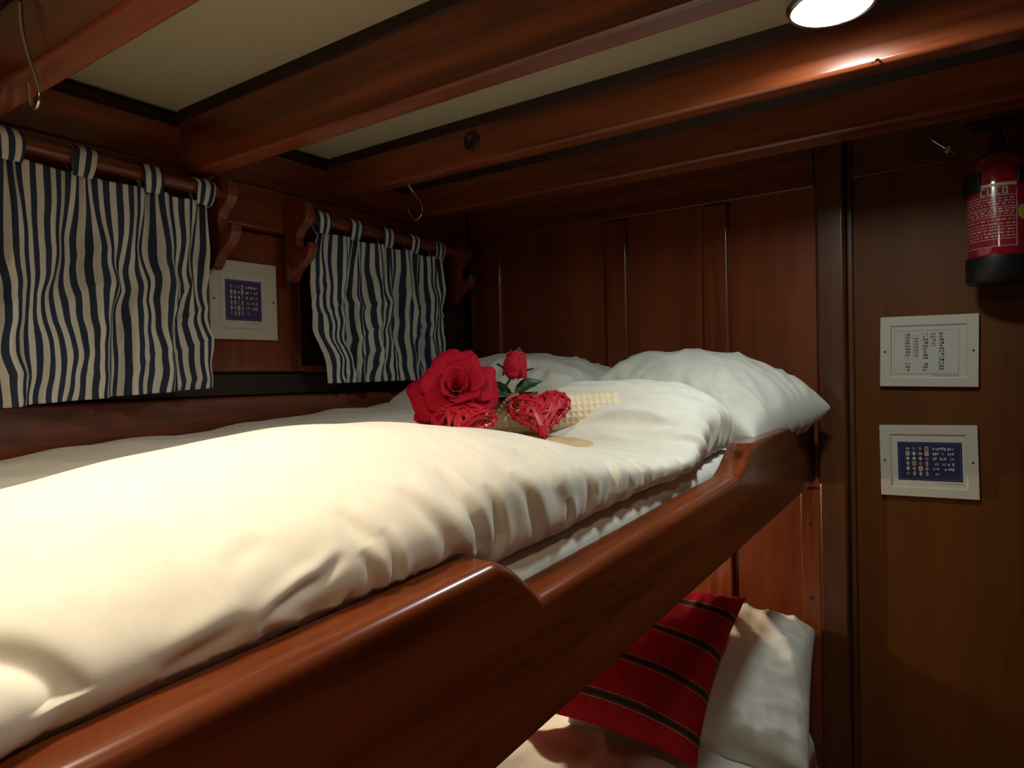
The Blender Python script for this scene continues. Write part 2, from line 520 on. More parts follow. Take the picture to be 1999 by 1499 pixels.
low = thing('bunk_bed', 'lower wooden bunk against the hull beneath the upper bunk', 'bunk', (-0.9, 0.3, 0.0))
boxobj('base_board', (-1.43, Y0 + 0.002, 0.60), (-0.36, BY - 0.012, 0.64), M['red_y'], low)
boxobj('front_board', (-0.385, Y0 + 0.002, 0.0), (-0.355, BY - 0.012, 0.60), M['red_y'], low)


# ---- mattress of the upper bunk (its pale edge shows in the low part of the rail)
def mattress_pt(u, v):
    # u along y, v around the section
    y = (Y0 + 0.01) + u * (BY - 0.02 - Y0)
    x0, x1, r = -1.41, -0.402, 0.026
    zt, zl = zr(y) + 0.016, zr(y) - 0.104
    sec = [(x1, zl), (x1, zt - r)] + [(x1 - r + r * math.cos(a), zt - r + r * math.sin(a)) for a in np.linspace(0.3, PI / 2, 6)] + \
          [(x1 - 0.06, zt + 0.002), (-0.9, zt), (x0 + r, zt), (x0, zt - r), (x0, zl)]
    k = v * (len(sec) - 1); i = min(int(k), len(sec) - 2); f = k - i
    x = sec[i][0] * (1 - f) + sec[i + 1][0] * f; z = sec[i][1] * (1 - f) + sec[i + 1][1] * f
    if x > -0.5:
        p = 0.004 * ridge(y * 26, x * 5, 3.1, 2) * sstep(-0.5, -0.43, x)
        x -= p
        if z > zt - 0.03: z += p * 0.4 - 0.004 * abs(nz(y * 9, 2.2))
    return (x, y, z)


m = MB(); m.grid(mattress_pt, 300, 36)
nn = len(m.v)
m.f.append(tuple(range(37))); m.m.append(0)
m.f.append(tuple(range(nn - 37, nn))[::-1]); m.m.append(0)
tag(m.build('mattress', M['sheet'], smooth=True), 'white sheeted mattress edge showing above the low middle of the upper rail', 'mattress')

# ---- duvet of the upper bunk
ST = np.array([-0.7, 0.0, .19, .30, .43, .55, .70, .80, .90, 1.00, 1.06, 1.11, 1.17, 1.25, 1.33, 1.42])
HR = np.array([.140, .148, .152, .162, .169, .162, .137, .112, .086, .062, .060, .095, .140, .160, .155, .13])
XR = np.array([-.57] * 11 + [-.58, -.60, -.62, -.63, -.64])


def catmull(P, t):
    n = len(P); k = t * (n - 1); i = np.clip(np.floor(k).astype(int), 0, n - 2); f = (k - i)[:, None]
    p0 = P[np.clip(i - 1, 0, n - 1)]; p1 = P[i]; p2 = P[i + 1]; p3 = P[np.clip(i + 2, 0, n - 1)]
    return 0.5 * ((2 * p1) + (-p0 + p2) * f + (2 * p0 - 5 * p1 + 4 * p2 - p3) * f ** 2 + (-p0 + 3 * p1 - 3 * p2 + p3) * f ** 3)


def section(y):
    hr = float(np.interp(y, ST, HR)); xr = float(np.interp(y, ST, XR))
    k = sstep(0.6, 0.95, y) * (1 - sstep(1.08, 1.16, y))      # the dip where the towel lies
    hump = sstep(1.08, 1.18, y)
    bk = float(np.interp(y, [0, .47, .98, 1.5], [.085, .092, .098, .105])) + 0.006 * nz(y * 7, 3.3)
    hv = min(hr, bk)
    o = 0.012 * sstep(0.50, 0.58, y) * (1 - hump)
    r_ = 0.016 * (1 - sstep(0.46, 0.56, y))
    P = [(-.45, .020), (-.416 + o, .026), (-.404 + o + r_ * 1.1 - 0.004 * hump, .30 * hr + .020), (-.412 + o + r_ * .3, .58 * hr + .014), (-.460 + o - r_ * .3, .88 * hr),
         (xr + .045, hr * .99), (xr - .045, hr * .985),
         (-.705 - .03 * hump, .62 * hr + .38 * hv - .004 + .02 * hump), (-.79 - .03 * hump, hv * .95 + .06 * hump * bk),
         (-.90, bk * .97), (-1.02, bk * .96), (-1.15, bk * .98), (-1.28, bk), (-1.36, bk), (-1.408, bk * .82), (-1.414, bk * .35), (-1.40, .02)]
    return np.array(P)


# smooth the station tables
yy = np.linspace(-0.7, 1.42, 400)
ker = np.hanning(15); ker /= ker.sum()
hh = np.convolve(np.pad(np.interp(yy, ST, HR), 7, 'edge'), ker, 'valid')
ST, HR, XR = yy, hh, np.interp(yy, ST, XR)

NS = 270
tt = np.concatenate([np.linspace(0, 0.46, 191)[:-1], np.linspace(0.46, 1, 81)])
ylist = np.concatenate([np.linspace(-0.7, 0.05, 35)[:-1], np.linspace(0.05, 0.70, 261)[:-1], np.linspace(0.70, 1.42, 206)])
V = np.zeros((len(ylist), NS + 1, 3))
for i, y in enumerate(ylist):
    q = catmull(section(y), tt)
    V[i, :, 0] = q[:, 0]; V[i, :, 1] = y; V[i, :, 2] = zr(y) + q[:, 1]
# rounded far end : shrink heights to the mattress
for i, y in enumerate(ylist):
    for j in range(NS + 1):
        x = V[i, j, 0]
        ye = 1.345 + 0.07 * sstep(-0.45, -0.7, x) + 0.012 * nz(x * 9, 1.7)
        L = 0.085
        f = (y - (ye - L)) / L
        h = V[i, j, 2] - zr(y)
        if f > 0:
            f = min(f, 1)
            V[i, j, 2] = zr(y) + 0.02 + (h - 0.02) * math.sqrt(max(0, 1 - f * f))
            V[i, j, 1] = min(y, ye)
# drag creases of the cotton, as (along the bunk, up the roll) paths in metres
CREASES = [
    ([(.267, .083), (.283, .091), (.303, .097), (.320, .100), (.345, .112)], .0032, .0050),
    ([(.268, .080), (.291, .069), (.314, .052)], .0022, .0050),
    ([(.318, .045), (.326, .059), (.344, .066), (.346, .083)], .0030, .0050),
    ([(.255, .128), (.275, .138), (.295, .142)], .0010, .0080),
    ([(.358, .110), (.363, .096), (.370, .079), (.375, .050)], .0028, .0055),
    ([(.384, .120), (.389, .085), (.386, .058)], .0026, .0050),
    ([(.200, .079), (.231, .084), (.262, .092)], .0026, .0080),
    ([(.420, .150), (.436, .117), (.458, .083), (.500, .042)], .0034, .0100),
    ([(.490, .160), (.493, .121), (.499, .100), (.511, .073), (.533, .036)], .0050, .0075),
    ([(.532, .125), (.545, .072), (.538, .034)], .0040, .0070),
    ([(.575, .135), (.592, .107), (.606, .078), (.620, .050)], .0034, .0090),
    ([(.672, .088), (.678, .064), (.676, .045)], .0030, .0060),
    ([(.800, .125), (.793, .104), (.781, .072), (.776, .045)], .0044, .0080),
    ([(.625, .170), (.634, .149), (.646, .102), (.668, .072)], .0030, .0120),
    ([(.490, .040), (.512, .050), (.533, .036)], .0030, .0060),
    ([(.360, .042), (.396, .044), (.437, .034)], .0030, .0080),
    ([(.357, .148), (.366, .112)], .0018, .0070),
    ([(.880, .120), (.887, .088), (.893, .042)], .0036, .0070),
    ([(.720, .120), (.728, .080), (.722, .045)], .0034, .0080),
    ([(.840, .110), (.838, .070), (.830, .040)], .0034, .0060),
    ([(.560, .200), (.575, .160), (.580, .140)], .0022, .0100),
    ([(.700, .230), (.715, .180), (.712, .140)], .0024, .0120),
    ([(.389, .256), (.375, .210)], .0020, .0080),
    ([(.230, .060), (.250, .052), (.262, .040)], .0022, .0060),
    ([(.410, .070), (.425, .055), (.430, .040)], .0026, .0050),
]


def seg_dist(y, s, pts, lim):
    """signed distance to the path and how far along it (0..1)"""
    best = None; at = 0.0; n = len(pts) - 1
    for k in range(n):
        (y0, s0), (y1, s1) = pts[k], pts[k + 1]
        if not (min(y0, y1) - lim < y < max(y0, y1) + lim and min(s0, s1) - lim < s < max(s0, s1) + lim):
            continue
        dy, ds = y1 - y0, s1 - s0
        L2 = dy * dy + ds * ds
        t = min(1, max(0, ((y - y0) * dy + (s - s0) * ds) / L2))
        ey, es = y - (y0 + dy * t), s - (s0 + ds * t)
        d = math.hypot(ey, es)
        if d < lim and (best is None or d < abs(best)):
            best = d * (1 if (dy * es - ds * ey) > 0 else -1); at = (k + t) / n
    return best, at


# normals
dU = np.gradient(V, axis=0); dS = np.gradient(V, axis=1)
Nn = np.cross(dU, dS); ln = np.linalg.norm(Nn, axis=2, keepdims=True); Nn = Nn / np.maximum(ln, 1e-9)
# outward check at the ridge
if Nn[100, 80, 2] < 0:
    Nn = -Nn
# arc length across the section
arc = np.concatenate([np.zeros((len(ylist), 1)), np.cumsum(np.linalg.norm(np.diff(V, axis=1), axis=2), axis=1)], axis=1)
for i, y in enumerate(ylist):
    for j in range(NS + 1):
        s = arc[i, j]; x, z = V[i, j, 0], V[i, j, 2]
        h = z - zr(y)
        front = sstep(-0.62, -0.46, x)
        dsp = 0.004 * nz(y * 5, s * 5, 0.3) + 0.0018 * nz(y * 14, s * 12, 9)
        # soft drag folds running down the front of the roll, slanting
        dsp += front * 0.0030 * nz(y * 11 + s * 4, s * 3 - y, 1.0) + front * 0.0016 * nz(y * 26 - s * 8, s * 6, 4.0) * sstep(0.2, 0.5, y)
        for (pts, amp, wid) in CREASES:
            d, at = seg_dist(y, s, pts, wid * 4)
            if d is not None:
                dsp += 1.35 * math.sin(PI * min(1, max(0, at))) ** 0.8 * amp * (0.6 * math.exp(-((d - wid * 1.8) / (wid * 1.2)) ** 2) - math.exp(-(d / wid) ** 2))
        # gathered pleats toward the far end
        g = sstep(0.80, 1.12, y)
        ph = (y + 0.16 * s) * 31 + 1.3 * nz(y * 7, s * 4, 7.0)
        am = 0.55 + 0.45 * nz(y * 9, s * 3, 2.0)
        g *= 0.08 + 0.92 * sstep(0.03, 0.085, s)
        dsp += g * sstep(-0.82, -0.54, x) * 0.0068 * am * math.sin(2 * PI * ph * 0.72)
        dsp += g * sstep(-0.80, -0.52, x) * 0.0075 * (ridge((y + 0.13 * s) * 19 + 0.5 * nz(y * 12, s * 9, 8), s * 2.5, 2.0, 3.0) - 0.25)
        dsp += g * front * 0.0016 * nz((y + 0.1 * s) * 60, s * 4, 2.0)
        # back part : shallow long creases
        bkm = 1 - sstep(-0.9, -0.75, x)
        dsp += bkm * 0.006 * nz(y * 8 + x * 3, x * 5, 5.5) + bkm * 0.003 * ridge(y * 9 - x * 9, x * 3, 2.5, 3)
        # turned corner at the near end
        if y < 0.22:
            qx = (y - 0.108) / 0.026; qz = (h - 0.070) / 0.019
            d2 = qx * qx + qz * qz
            if front > 0.3 and d2 < 10:
                dsp += 0.010 * math.exp(-d2 * 0.8) - 0.010 * math.exp(-((math.sqrt(d2) - 1.7) / 0.34) ** 2) * (1 if qz > 0.0 else 0.15)
        keep = sstep(0.004, 0.03, s) * sstep(0.0, 0.05, arc[i, -1] - s)
        V[i, j] += Nn[i, j] * dsp * keep
V[:, :, 2] = np.maximum(V[:, :, 2], (zr(V[:, :, 1]) + 0.0215))
rt = np.array([rail_top(float(y)) for y in ylist])[:, None]
V[:, :, 0] = np.clip(V[:, :, 0], -1.4245, np.where(V[:, :, 2] > rt + 0.003, -0.378, -0.3995))
m = MB()
nY = len(ylist)
vs = V.reshape(-1, 3).tolist(); K = NS + 1
fs = [(i * K + j, (i + 1) * K + j, (i + 1) * K + j + 1, i * K + j + 1) for i in range(nY - 1) for j in range(NS)]
fs += [(i * K, i * K + NS, (i + 1) * K + NS, (i + 1) * K) for i in range(nY - 1)]
fs += [tuple(range(K)), tuple(range((nY - 1) * K, nY * K))[::-1]]
m.add(vs, fs)
tag(m.build('duvet', M['duvet'], smooth=True), 'white duvet with a thick rolled front lying along the upper bunk', 'duvet')


# ---- pillows
def pillow(name, w, d, t, mat, M4, seed=0.0, n=64, wr=0.006, power=0.40, pinch=0.07, uvs=False, sag=0.0):
    mb = MB()
    if uvs: mb.uv = {}
    def P(u, v, sg):
        x = w / 2 * u * (1 - pinch * (1 - v * v)); y = d / 2 * v * (1 - pinch * (1 - u * u))
        e = max(0.0, (1 - u * u) * (1 - v * v))
        z = sg * t / 2 * e ** power
        ed = 1 - min(1, e * 2.2)
        k = wr * (ridge(x * 26 + seed, y * 7, seed + sg, 2) - .35) * sstep(0.3, 1.0, abs(v)) + wr * (ridge(y * 24 + seed, x * 7, seed + 5 + sg, 2) - .35) * sstep(0.3, 1.0, abs(u))
        k += wr * 0.9 * nz(x * 7 + seed, y * 7, 3.0) + wr * 0.6 * (ridge(x * 9 + y * 6, x * 4 - y * 5, seed, 3) - 0.2)
        z += sg * k * min(1, e * 9)
        z -= sag * (x / (w / 2)) ** 2
        return M4 @ Vector((x, y, z))
    idx = {}
    for i in range(n + 1):
        for j in range(n + 1):
            u = math.sin((2 * i / n - 1) * PI / 2) * 0.6 + (2 * i / n - 1) * 0.4
            v = math.sin((2 * j / n - 1) * PI / 2) * 0.6 + (2 * j / n - 1) * 0.4
            border = i in (0, n) or j in (0, n)
            for sg in ((1,) if border else (1, -1)):
                idx[i, j, sg] = len(mb.v)
                if uvs: mb.uv[len(mb.v)] = ((v + 1) / 2 * d, (u + 1) / 2 * w)
                mb.v.append(tuple(P(u, v, sg)))
            if border: idx[i, j, -1] = idx[i, j, 1]
    for i in range(n):
        for j in range(n):
            mb.f.append((idx[i, j, 1], idx[i + 1, j, 1], idx[i + 1, j + 1, 1], idx[i, j + 1, 1])); mb.m.append(0)
            mb.f.append((idx[i, j, -1], idx[i, j + 1, -1], idx[i + 1, j + 1, -1], idx[i + 1, j, -1])); mb.m.append(0)
    return mb.build(name, mat, smooth=True)


def TRS(loc, rz=0, rx=0, ry=0):
    return Matrix.Translation(loc) @ Matrix.Rotation(math.radians(rz), 4, 'Z') @ Matrix.Rotation(math.radians(rx), 4, 'X') @ Matrix.Rotation(math.radians(ry), 4, 'Y')


p1 = pillow('pillow', 0.54, 0.36, 0.24, M['pillow'], TRS((-0.596, 1.572, zr(1.57) + 0.091), -12, 8, 3), 1.3, wr=0.014, sag=0.03)
tag(p1, 'white pillow at the far end of the upper bunk, its corner overhanging the rail', 'pillow')
p2 = pillow('pillow', 0.56, 0.44, 0.18, M['pillow'], TRS((-1.075, 1.575, zr(1.55) + 0.128), 3, 2, -1), 6.1, wr=0.012, sag=0.02)
tag(p2, 'white pillow beside the hull behind the rose on the upper bunk', 'pillow')

# ---- curtain rods and brackets
rods = [(0.29, 0.885, 2.0200, 2.008), (1.064, 1.700, 1.9995, 1.988)]
for k, (ya, yb, za, zb2) in enumerate(rods):
    t = thing('curtain_rod', ['wooden curtain rod on carved brackets holding the nearer larger striped curtain',
                              'wooden curtain rod on carved brackets holding the farther striped curtain by the corner'][k], 'curtain rod', (-1.36, ya, za))
    m = MB(); m.tube([(-1.357, ya, za), (-1.357, yb, zb2)], 0.0145, 20)
    m.build('rod', M['red_y'], t, smooth=True).modifiers.new('es', 'EDGE_SPLIT').split_angle = 0.8
    for (y, z) in ((ya + 0.012, za), (yb - 0.012, zb2)):
        prof0 = [(0, .030), (.045, .036), (.066, .032), (.082, .018), (.086, .002), (.082, -.014), (.072, -.026), (.058, -.034), (.047, -.046),
                 (.043, -.062), (.046, -.076), (.056, -.086), (.068, -.088), (.078, -.081), (.088, -.070), (.094, -.072), (.093, -.088),
                 (.083, -.106), (.066, -.118), (.050, -.126), (.036, -.138), (.026, -.154), (.016, -.160), (0, -.160)]
        m = MB(); m.prism([(-1.4055 + p, z + q) for p, q in prof0], y - 0.012, y + 0.012, 'y')
        m.build('bracket', M['red_z'], t, bevel=0.002)


# ---- curtains
def curtain(name, label, ya, yb, rza, rzb, zbot, seed, tabs, wide=1.32, edge=None):
    t = thing(name, label, 'curtain', (-1.357, (ya + yb) / 2, 1.6), group='striped curtains over the portholes')
    Wc = (yb - ya) * wide
    nt_ = len(tabs)
    def rodz(y):
        return rza + (rzb - rza) * (y - ya) / (yb - ya)
    def fn(u, v):
        # v: 0 top .. 1 bottom
        y = ya + (yb - ya) * u
        d = min(abs(y - ty) for ty in tabs)
        sagz = 0.007 * sstep(0.0, 0.055, d)
        zt = rodz(y) - 0.025 - sagz
        zb_ = zbot(u) if callable(zbot) else zbot
        z = zt + (zb_ - zt) * v
        # folds
        a = 0.0
        a += 0.013 * math.sin(2 * PI * (u * 3.6 + 0.25 * v + 0.35 * nz(u * 2.2, v * 1.6, seed)) + seed)
        a += 0.009 * math.sin(2 * PI * (u * 7.7 + 0.5 * nz(u * 3, v * 2.1, seed + 4) - 0.15 * v) + seed * 2)
        a += 0.006 * nz(u * 16, v * 5.5, seed + 2)
        a *= (0.45 + 0.75 * sstep(0, 0.35, v))
        # crumples part way down
        a += 0.006 * ridge(u * 7 + v * 1.3, v * 5.0 + u * 2.0, seed + 8, 3) * sstep(0.2, 0.45, v)
        dy = 0.011 * nz(u * 5.0, v * 4.6, seed + 1) * sstep(0.05, 0.4, v) + 0.006 * nz(u * 11, v * 9, seed + 6) * sstep(0.1, 0.5, v)
        # gathering toward the tabs at the top
        near = min(tabs, key=lambda ty: abs(ty - y))
        gth = math.exp(-((y - near) / 0.035) ** 2) * (1 - sstep(0.0, 0.30, v))
        dy -= (y - near) * 0.35 * gth
        a += 0.006 * gth * math.sin((y - near) * 260)
        if edge: dy += edge(u, v)
        return (-1.352 + a, y + dy, z)
    m = MB()
    m.grid(fn, 330, 120, uvfn=lambda u, v: (u * Wc, v))
    m.build('cloth', M['curtain'], t, smooth=True, solid=0.0012)
    for k, ty in enumerate(tabs):
        m = MB(); wv = 0.040; zc = rodz(ty)
        path = []
        for a in np.linspace(-0.05, PI + 0.05, 18):
            path.append((0.0185 * math.cos(a), 0.0185 * math.sin(a)))
        path = [(0.009, -0.036), (0.014, -0.026), (0.0175, -0.012)] + path + [(-0.016, -0.014), (-0.010, -0.026), (-0.004, -0.036)]
        def tf(u, v, path=path, ty=ty, zc=zc):
            k2 = v * (len(path) - 1); i = min(int(k2), len(path) - 2); f = k2 - i
            px_ = path[i][0] * (1 - f) + path[i + 1][0] * f; pz = path[i][1] * (1 - f) + path[i + 1][1] * f
            yy_ = ty + (u - 0.5) * wv * (1 - 0.25 * sstep(-0.01, -0.05, pz))
            bulge = 1 + 0.10 * math.cos((u - .5) * PI)
            return (-1.357 + px_ * bulge, yy_ + 0.002 * math.sin(v * 9 + ty * 30), zc + pz * (bulge if pz > 0 else 1))
        u0 = (ty - ya) / (yb - ya) * Wc
        m.grid(tf, 12, 40, uvfn=lambda u, v, u0=u0: (u0 + (u - .5) * 0.046 + 0.003 * k, v))
        m.build('tab', M['curtain'], t, smooth=True, solid=0.0014)
    return t


curtain('curtain', 'larger navy and white striped tab curtain at the left, nearer the viewer', 0.340, 0.834, 2.0200, 2.008,
        lambda u: 1.558 + 0.031 * u, 0.7, [0.355, 0.473, 0.588, 0.713, 0.822])


def edge2(u, v):
    left = 1 - sstep(0, 0.35, u)
    return left * (-0.024 * math.sin(PI * min(1, v / 0.80)) + 0.036 * sstep(0.70, 1.0, v))


curtain('curtain', 'smaller navy and white striped tab curtain hanging in the far corner above the rose', 1.122, 1.582, 1.999, 1.990,
        lambda u: 1.592 + 0.004 * u, 3.9, [1.135, 1.240, 1.358, 1.462, 1.572], edge=edge2)


# ---- framed prints
def picture(label, origin, ux, uz, nrm, w, h, kind, fw, mat_in):
    """origin = lower-left corner on the wall, ux/uz/nrm unit vectors"""
    o = Vector(origin); ux = Vector(ux).normalized(); nrm = Vector(nrm).normalized(); uz = Vector(uz).normalized()
    def W(a, b, c):
        return o + ux * a + uz * b + nrm * c
    t = thing('picture_frame', label, 'picture', tuple(o), group='small white framed charts')
    m = MB()
    T = 0.013
    O = [(0, 0), (w, 0), (w, h), (0, h)]; I = [(fw, fw), (w - fw, fw), (w - fw, h - fw), (fw, h - fw)]
    vs = [W(*p, 0) for p in O] + [W(*p, T) for p in O] + [W(*p, T) for p in I] + [W(p[0] + (0.003 if p[0] < w / 2 else -0.003), p[1] + (0.003 if p[1] < h / 2 else -0.003), 0.0095) for p in I]
    fs = []
    for k in range(4):
        j = (k + 1) % 4
        fs += [(k, j, 4 + j, 4 + k), (4 + k, 4 + j, 8 + j, 8 + k), (8 + k, 8 + j, 12 + j, 12 + k)]
    fs.append((3, 2, 1, 0))
    m.add(vs, fs)
    m.build('frame', M['frame'], t, bevel=0.0015)
    def q(mb, a0, b0, a1, b1, c, mi=0):
        c += 0.0055
        mb.add([W(a0, b0, c), W(a1, b0, c), W(a1, b1, c), W(a0, b1, c)], [(0, 1, 2, 3)], mi)
    def slab(mb, a0, b0, a1, b1, c0, c1):
        mb.add([W(a0, b0, c0), W(a1, b0, c0), W(a1, b1, c0), W(a0, b1, c0), W(a0, b0, c1), W(a1, b0, c1), W(a1, b1, c1), W(a0, b1, c1)],
               [(0, 3, 2, 1), (4, 5, 6, 7), (0, 1, 5, 4), (1, 2, 6, 5), (2, 3, 7, 6), (3, 0, 4, 7)])
    mb = MB(); slab(mb, fw + 0.0028, fw + 0.0028, w - fw - 0.0028, h - fw - 0.0028, 0.0005, 0.0100); mb.build('mat_board', M['mat'], t)
    a0, b0, a1, b1 = mat_in
    mats = [M['navy_print'], M['icon_white'], M['icon_yellow'], M['icon_red'], M['icon_blue'], M['ink_soft']]
    rnd = random.Random(5)
    mb = MB()
    if kind in ('navy', 'violet'):
        if kind == 'violet': mats[0] = M['purple_print']
        q(mb, a0, b0, a1, b1, 0.0052)
        pw, ph = a1 - a0, b1 - b0
        e = 0.003
        for (xa, ya, xb, yb) in ((e, e, pw - e, e + .0006), (e, ph - e - .0006, pw - e, ph - e), (e, e, e + .0006, ph - e), (pw - e - .0006, e, pw - e, ph - e)):
            q(mb, a0 + xa, b0 + ya, a0 + xb, b0 + yb, 0.0055, 4)
        cols = [.16, .26, .36, .46, .60, .71, .83]
        rows = [.83, .70, .57, .44, .31, .18]
        for r, rv in enumerate(rows):
            for c, cu in enumerate(cols):
                if r == 5 and c > 4: continue
                x = a0 + cu * pw; y = b0 + rv * ph
                s = 0.017 * pw / 0.5 * 0.9; hgt = 0.030 * ph / 0.5 * 0.9
                k = rnd.random(); mi = rnd.choice([1, 1, 1, 2, 3, 4])
                if c < 4:
                    if k < .35:
                        q(mb, x - s, y - hgt, x + s, y + hgt, .0055, mi); q(mb, x - s * .45, y - hgt * .4, x + s * .45, y + hgt * .4, .0058, rnd.choice([0, 4, 3]))
                    elif k < .65:
                        q(mb, x - s * .45, y - hgt, x + s * .45, y + hgt, .0055, mi); q(mb, x - s, y - hgt * .3, x + s, y + hgt * .3, .0058, rnd.choice([1, 2, 3]))
                    else:
                        mb.add([W(x - s, y, .011), W(x, y - hgt, .011), W(x + s, y, .011), W(x, y + hgt, .011)], [(0, 1, 2, 3)], mi)
                else:
                    for z in range(3):
                        if rnd.random() < .75:
                            xx = x + (z - 1) * s * 1.1
                            q(mb, xx - s * .4, y - hgt * rnd.uniform(.2, .8), xx + s * .4, y + hgt * rnd.uniform(.2, .7), .0055, rnd.choice([1, 1, 5, 2]))
        # handwritten caption strokes under the print
        x = a0 + pw * .62
        while x < a1 - .001:
            l = rnd.uniform(.002, .006); q(mb, x, b0 - .0062 + rnd.uniform(-.0005, .0005), min(x + l, a1), b0 - .0046, .0052, 5); x += l + rnd.uniform(.0008, .003)
    else:
        mats = [M['mat'], M['ink'], M['ink_violet'], M['ink_olive'], M['ink_soft'], M['ink_soft']]
        q(mb, a0, b0, a1, b1, 0.0050)
        e = .0006
        for (xa, ya, xb, yb) in ((a0, b0, a1, b0 + e), (a0, b1 - e, a1, b1), (a0, b0, a0 + e, b1), (a1 - e, b0, a1, b1)):
            q(mb, xa, ya, xb, yb, .0054, 4)
        pw, ph = a1 - a0, b1 - b0
        for (cu, top, bot, mi) in ((.22, .93, .08, 2), (.35, .90, .42, 3), (.50, .94, .08, 1), (.62, .93, .62, 3), (.75, .94, .08, 1)):
            y = top
            while y > bot:
                hh_ = rnd.uniform(.035, .055)
                if not (cu in (.22, .50) and .26 < y < .34):
                    for dx in (-.026, 0.0, .022):
                        if rnd.random() < .85:
                            xx = a0 + (cu + dx) * pw
                            q(mb, xx - .010 * pw, b0 + (y - hh_) * ph, xx + rnd.uniform(.004, .012) * pw, b0 + y * ph, .0054, mi if rnd.random() < .75 else rnd.choice([1, 2, 4]))
                    if rnd.random() < .8:
                        q(mb, a0 + (cu - .058) * pw, b0 + (y - hh_ * .7) * ph, a0 + (cu - .044) * pw, b0 + (y - hh_ * .2) * ph, .0054, 4)
                y -= hh_ + .022
        x = a0 + pw * .62
        while x < a1 - .001:
            l = rnd.uniform(.002, .006); q(mb, x, b0 - .0045, min(x + l, a1), b0 - .003, .0054, 4); x += l + rnd.uniform(.0008, .003)
    mb.build('print', mats, t)
    for a in (0.010, w - 0.010):
        mb = MB()
        c = W(a, h * 0.5, T)
        ring = [c + (ux * math.cos(2 * PI * k / 12) + uz * math.sin(2 * PI * k / 12)) * .0024 for k in range(12)]
        vs = ring + [r + nrm * .0012 for r in ring] + [c + nrm * .0008]
        fs = [(k, (k + 1) % 12, 12 + (k + 1) % 12, 12 + k) for k in range(12)] + [(12 + k, 12 + (k + 1) % 12, 24) for k in range(12)]
        mb.add(vs, fs); mb.build('screw', M['ink'], t)
    return t


def rot2(a):
    a = math.radians(a); return math.cos(a), math.sin(a)


c, s = rot2(0.4)
picture('small square white frame with a violet flag chart between the two curtains', (-1.4338, 0.874, 1.698), (0, c, s), (0, -s, c), (1, 0, 0),
        0.176, 0.181, 'violet', 0.024, (0.040, 0.044, 0.134, 0.137))
c, s = rot2(-1.0)
picture('upper white frame on the right panel, pale chart of small text columns', (-0.2085, BY + 0.0098, 1.5600), (c, 0, s), (-s, 0, c), (0, -1, 0),
        0.190, 0.160, 'text', 0.021, (0.029, 0.029, 0.153, 0.127))
c, s = rot2(1.0)
picture('lower white frame on the right panel with a dark navy chart', (-0.2085, BY + 0.0098, 1.3080), (c, 0, s), (-s, 0, c), (0, -1, 0),
        0.190, 0.162, 'navy', 0.021, (0.036, 0.037, 0.160, 0.124))

# ---- fire extinguisher
EX, EY, ER = 0.019, 1.725, 0.053
ext = thing('fire_extinguisher', 'small red fire extinguisher in a black holder on the right panel', 'fire extinguisher', (EX, EY, 1.77))
T0 = Matrix.Translation((EX, EY, 0))
m = MB(); m.lathe([(0.0, 1.800), (ER - 0.006, 1.800), (ER, 1.806), (ER, 1.985), (ER - 0.004, 2.003), (ER - 0.014, 2.022), (ER - 0.028, 2.034), (0.016, 2.040), (0.0, 2.040)], 64, mat=T0)
m.build('cylinder', M['ext_red'], ext, smooth=True)
m = MB(); m.lathe([(0.0, 1.770), (ER - 0.001, 1.770), (ER + 0.004, 1.776), (ER + 0.005, 1.822), (ER + 0.0006, 1.8225)], 64, mat=T0)
m.build('base_cup', M['black'], ext, smooth=True).modifiers.new('es', 'EDGE_SPLIT').split_angle = 0.7
m = MB(); m.lathe([(0.0, 2.0405), (0.014, 2.0405), (0.014, 2.066), (0.010, 2.070), (0.010, 2.085), (0.0, 2.085)], 24, mat=T0)
m.box((EX - 0.045, EY - 0.008, 2.086), (EX + 0.03, EY + 0.008, 2.093))
m.box((EX - 0.055, EY - 0.008, 2.100), (EX + 0.03, EY + 0.008, 2.107)); m.box((EX + 0.012, EY - 0.007, 2.0855), (EX + 0.026, EY + 0.007, 2.104))
m.build('valve', M['black'], ext, bevel=0.001)
# holder : two black ears around the shoulder and a back plate
def arc_slab(mb, a0, a1, z0, z1, r0, r1, n=14):
    vs = []
    for k in range(n + 1):
        a = math.radians(a0 + (a1 - a0) * k / n)
        for (r, z) in ((r0, z0), (r1, z0), (r1, z1), (r0, z1)):
            vs.append((EX + r * math.cos(a), EY + r * math.sin(a), z))
    fs = [(0, 1, 2, 3), tuple(n * 4 + k for k in (3, 2, 1, 0))]
    for k in range(n):
        for j in range(4):
            fs.append((k * 4 + j, k * 4 + (j + 1) % 4, (k + 1) * 4 + (j + 1) % 4, (k + 1) * 4 + j))
    mb.add(vs, fs)
mh = MB(); arc_slab(mh, 90, 238, 1.952, 1.992, ER + .0006, ER + .007); arc_slab(mh, -57, 90, 1.962, 1.996, ER + .0006, ER + .007)
mh.box((EX - 0.02, EY + ER + .002, 1.79), (EX + 0.02, BY + 0.0095, 2.03))
mh.build('holder', M['black'], ext, bevel=0.0015)
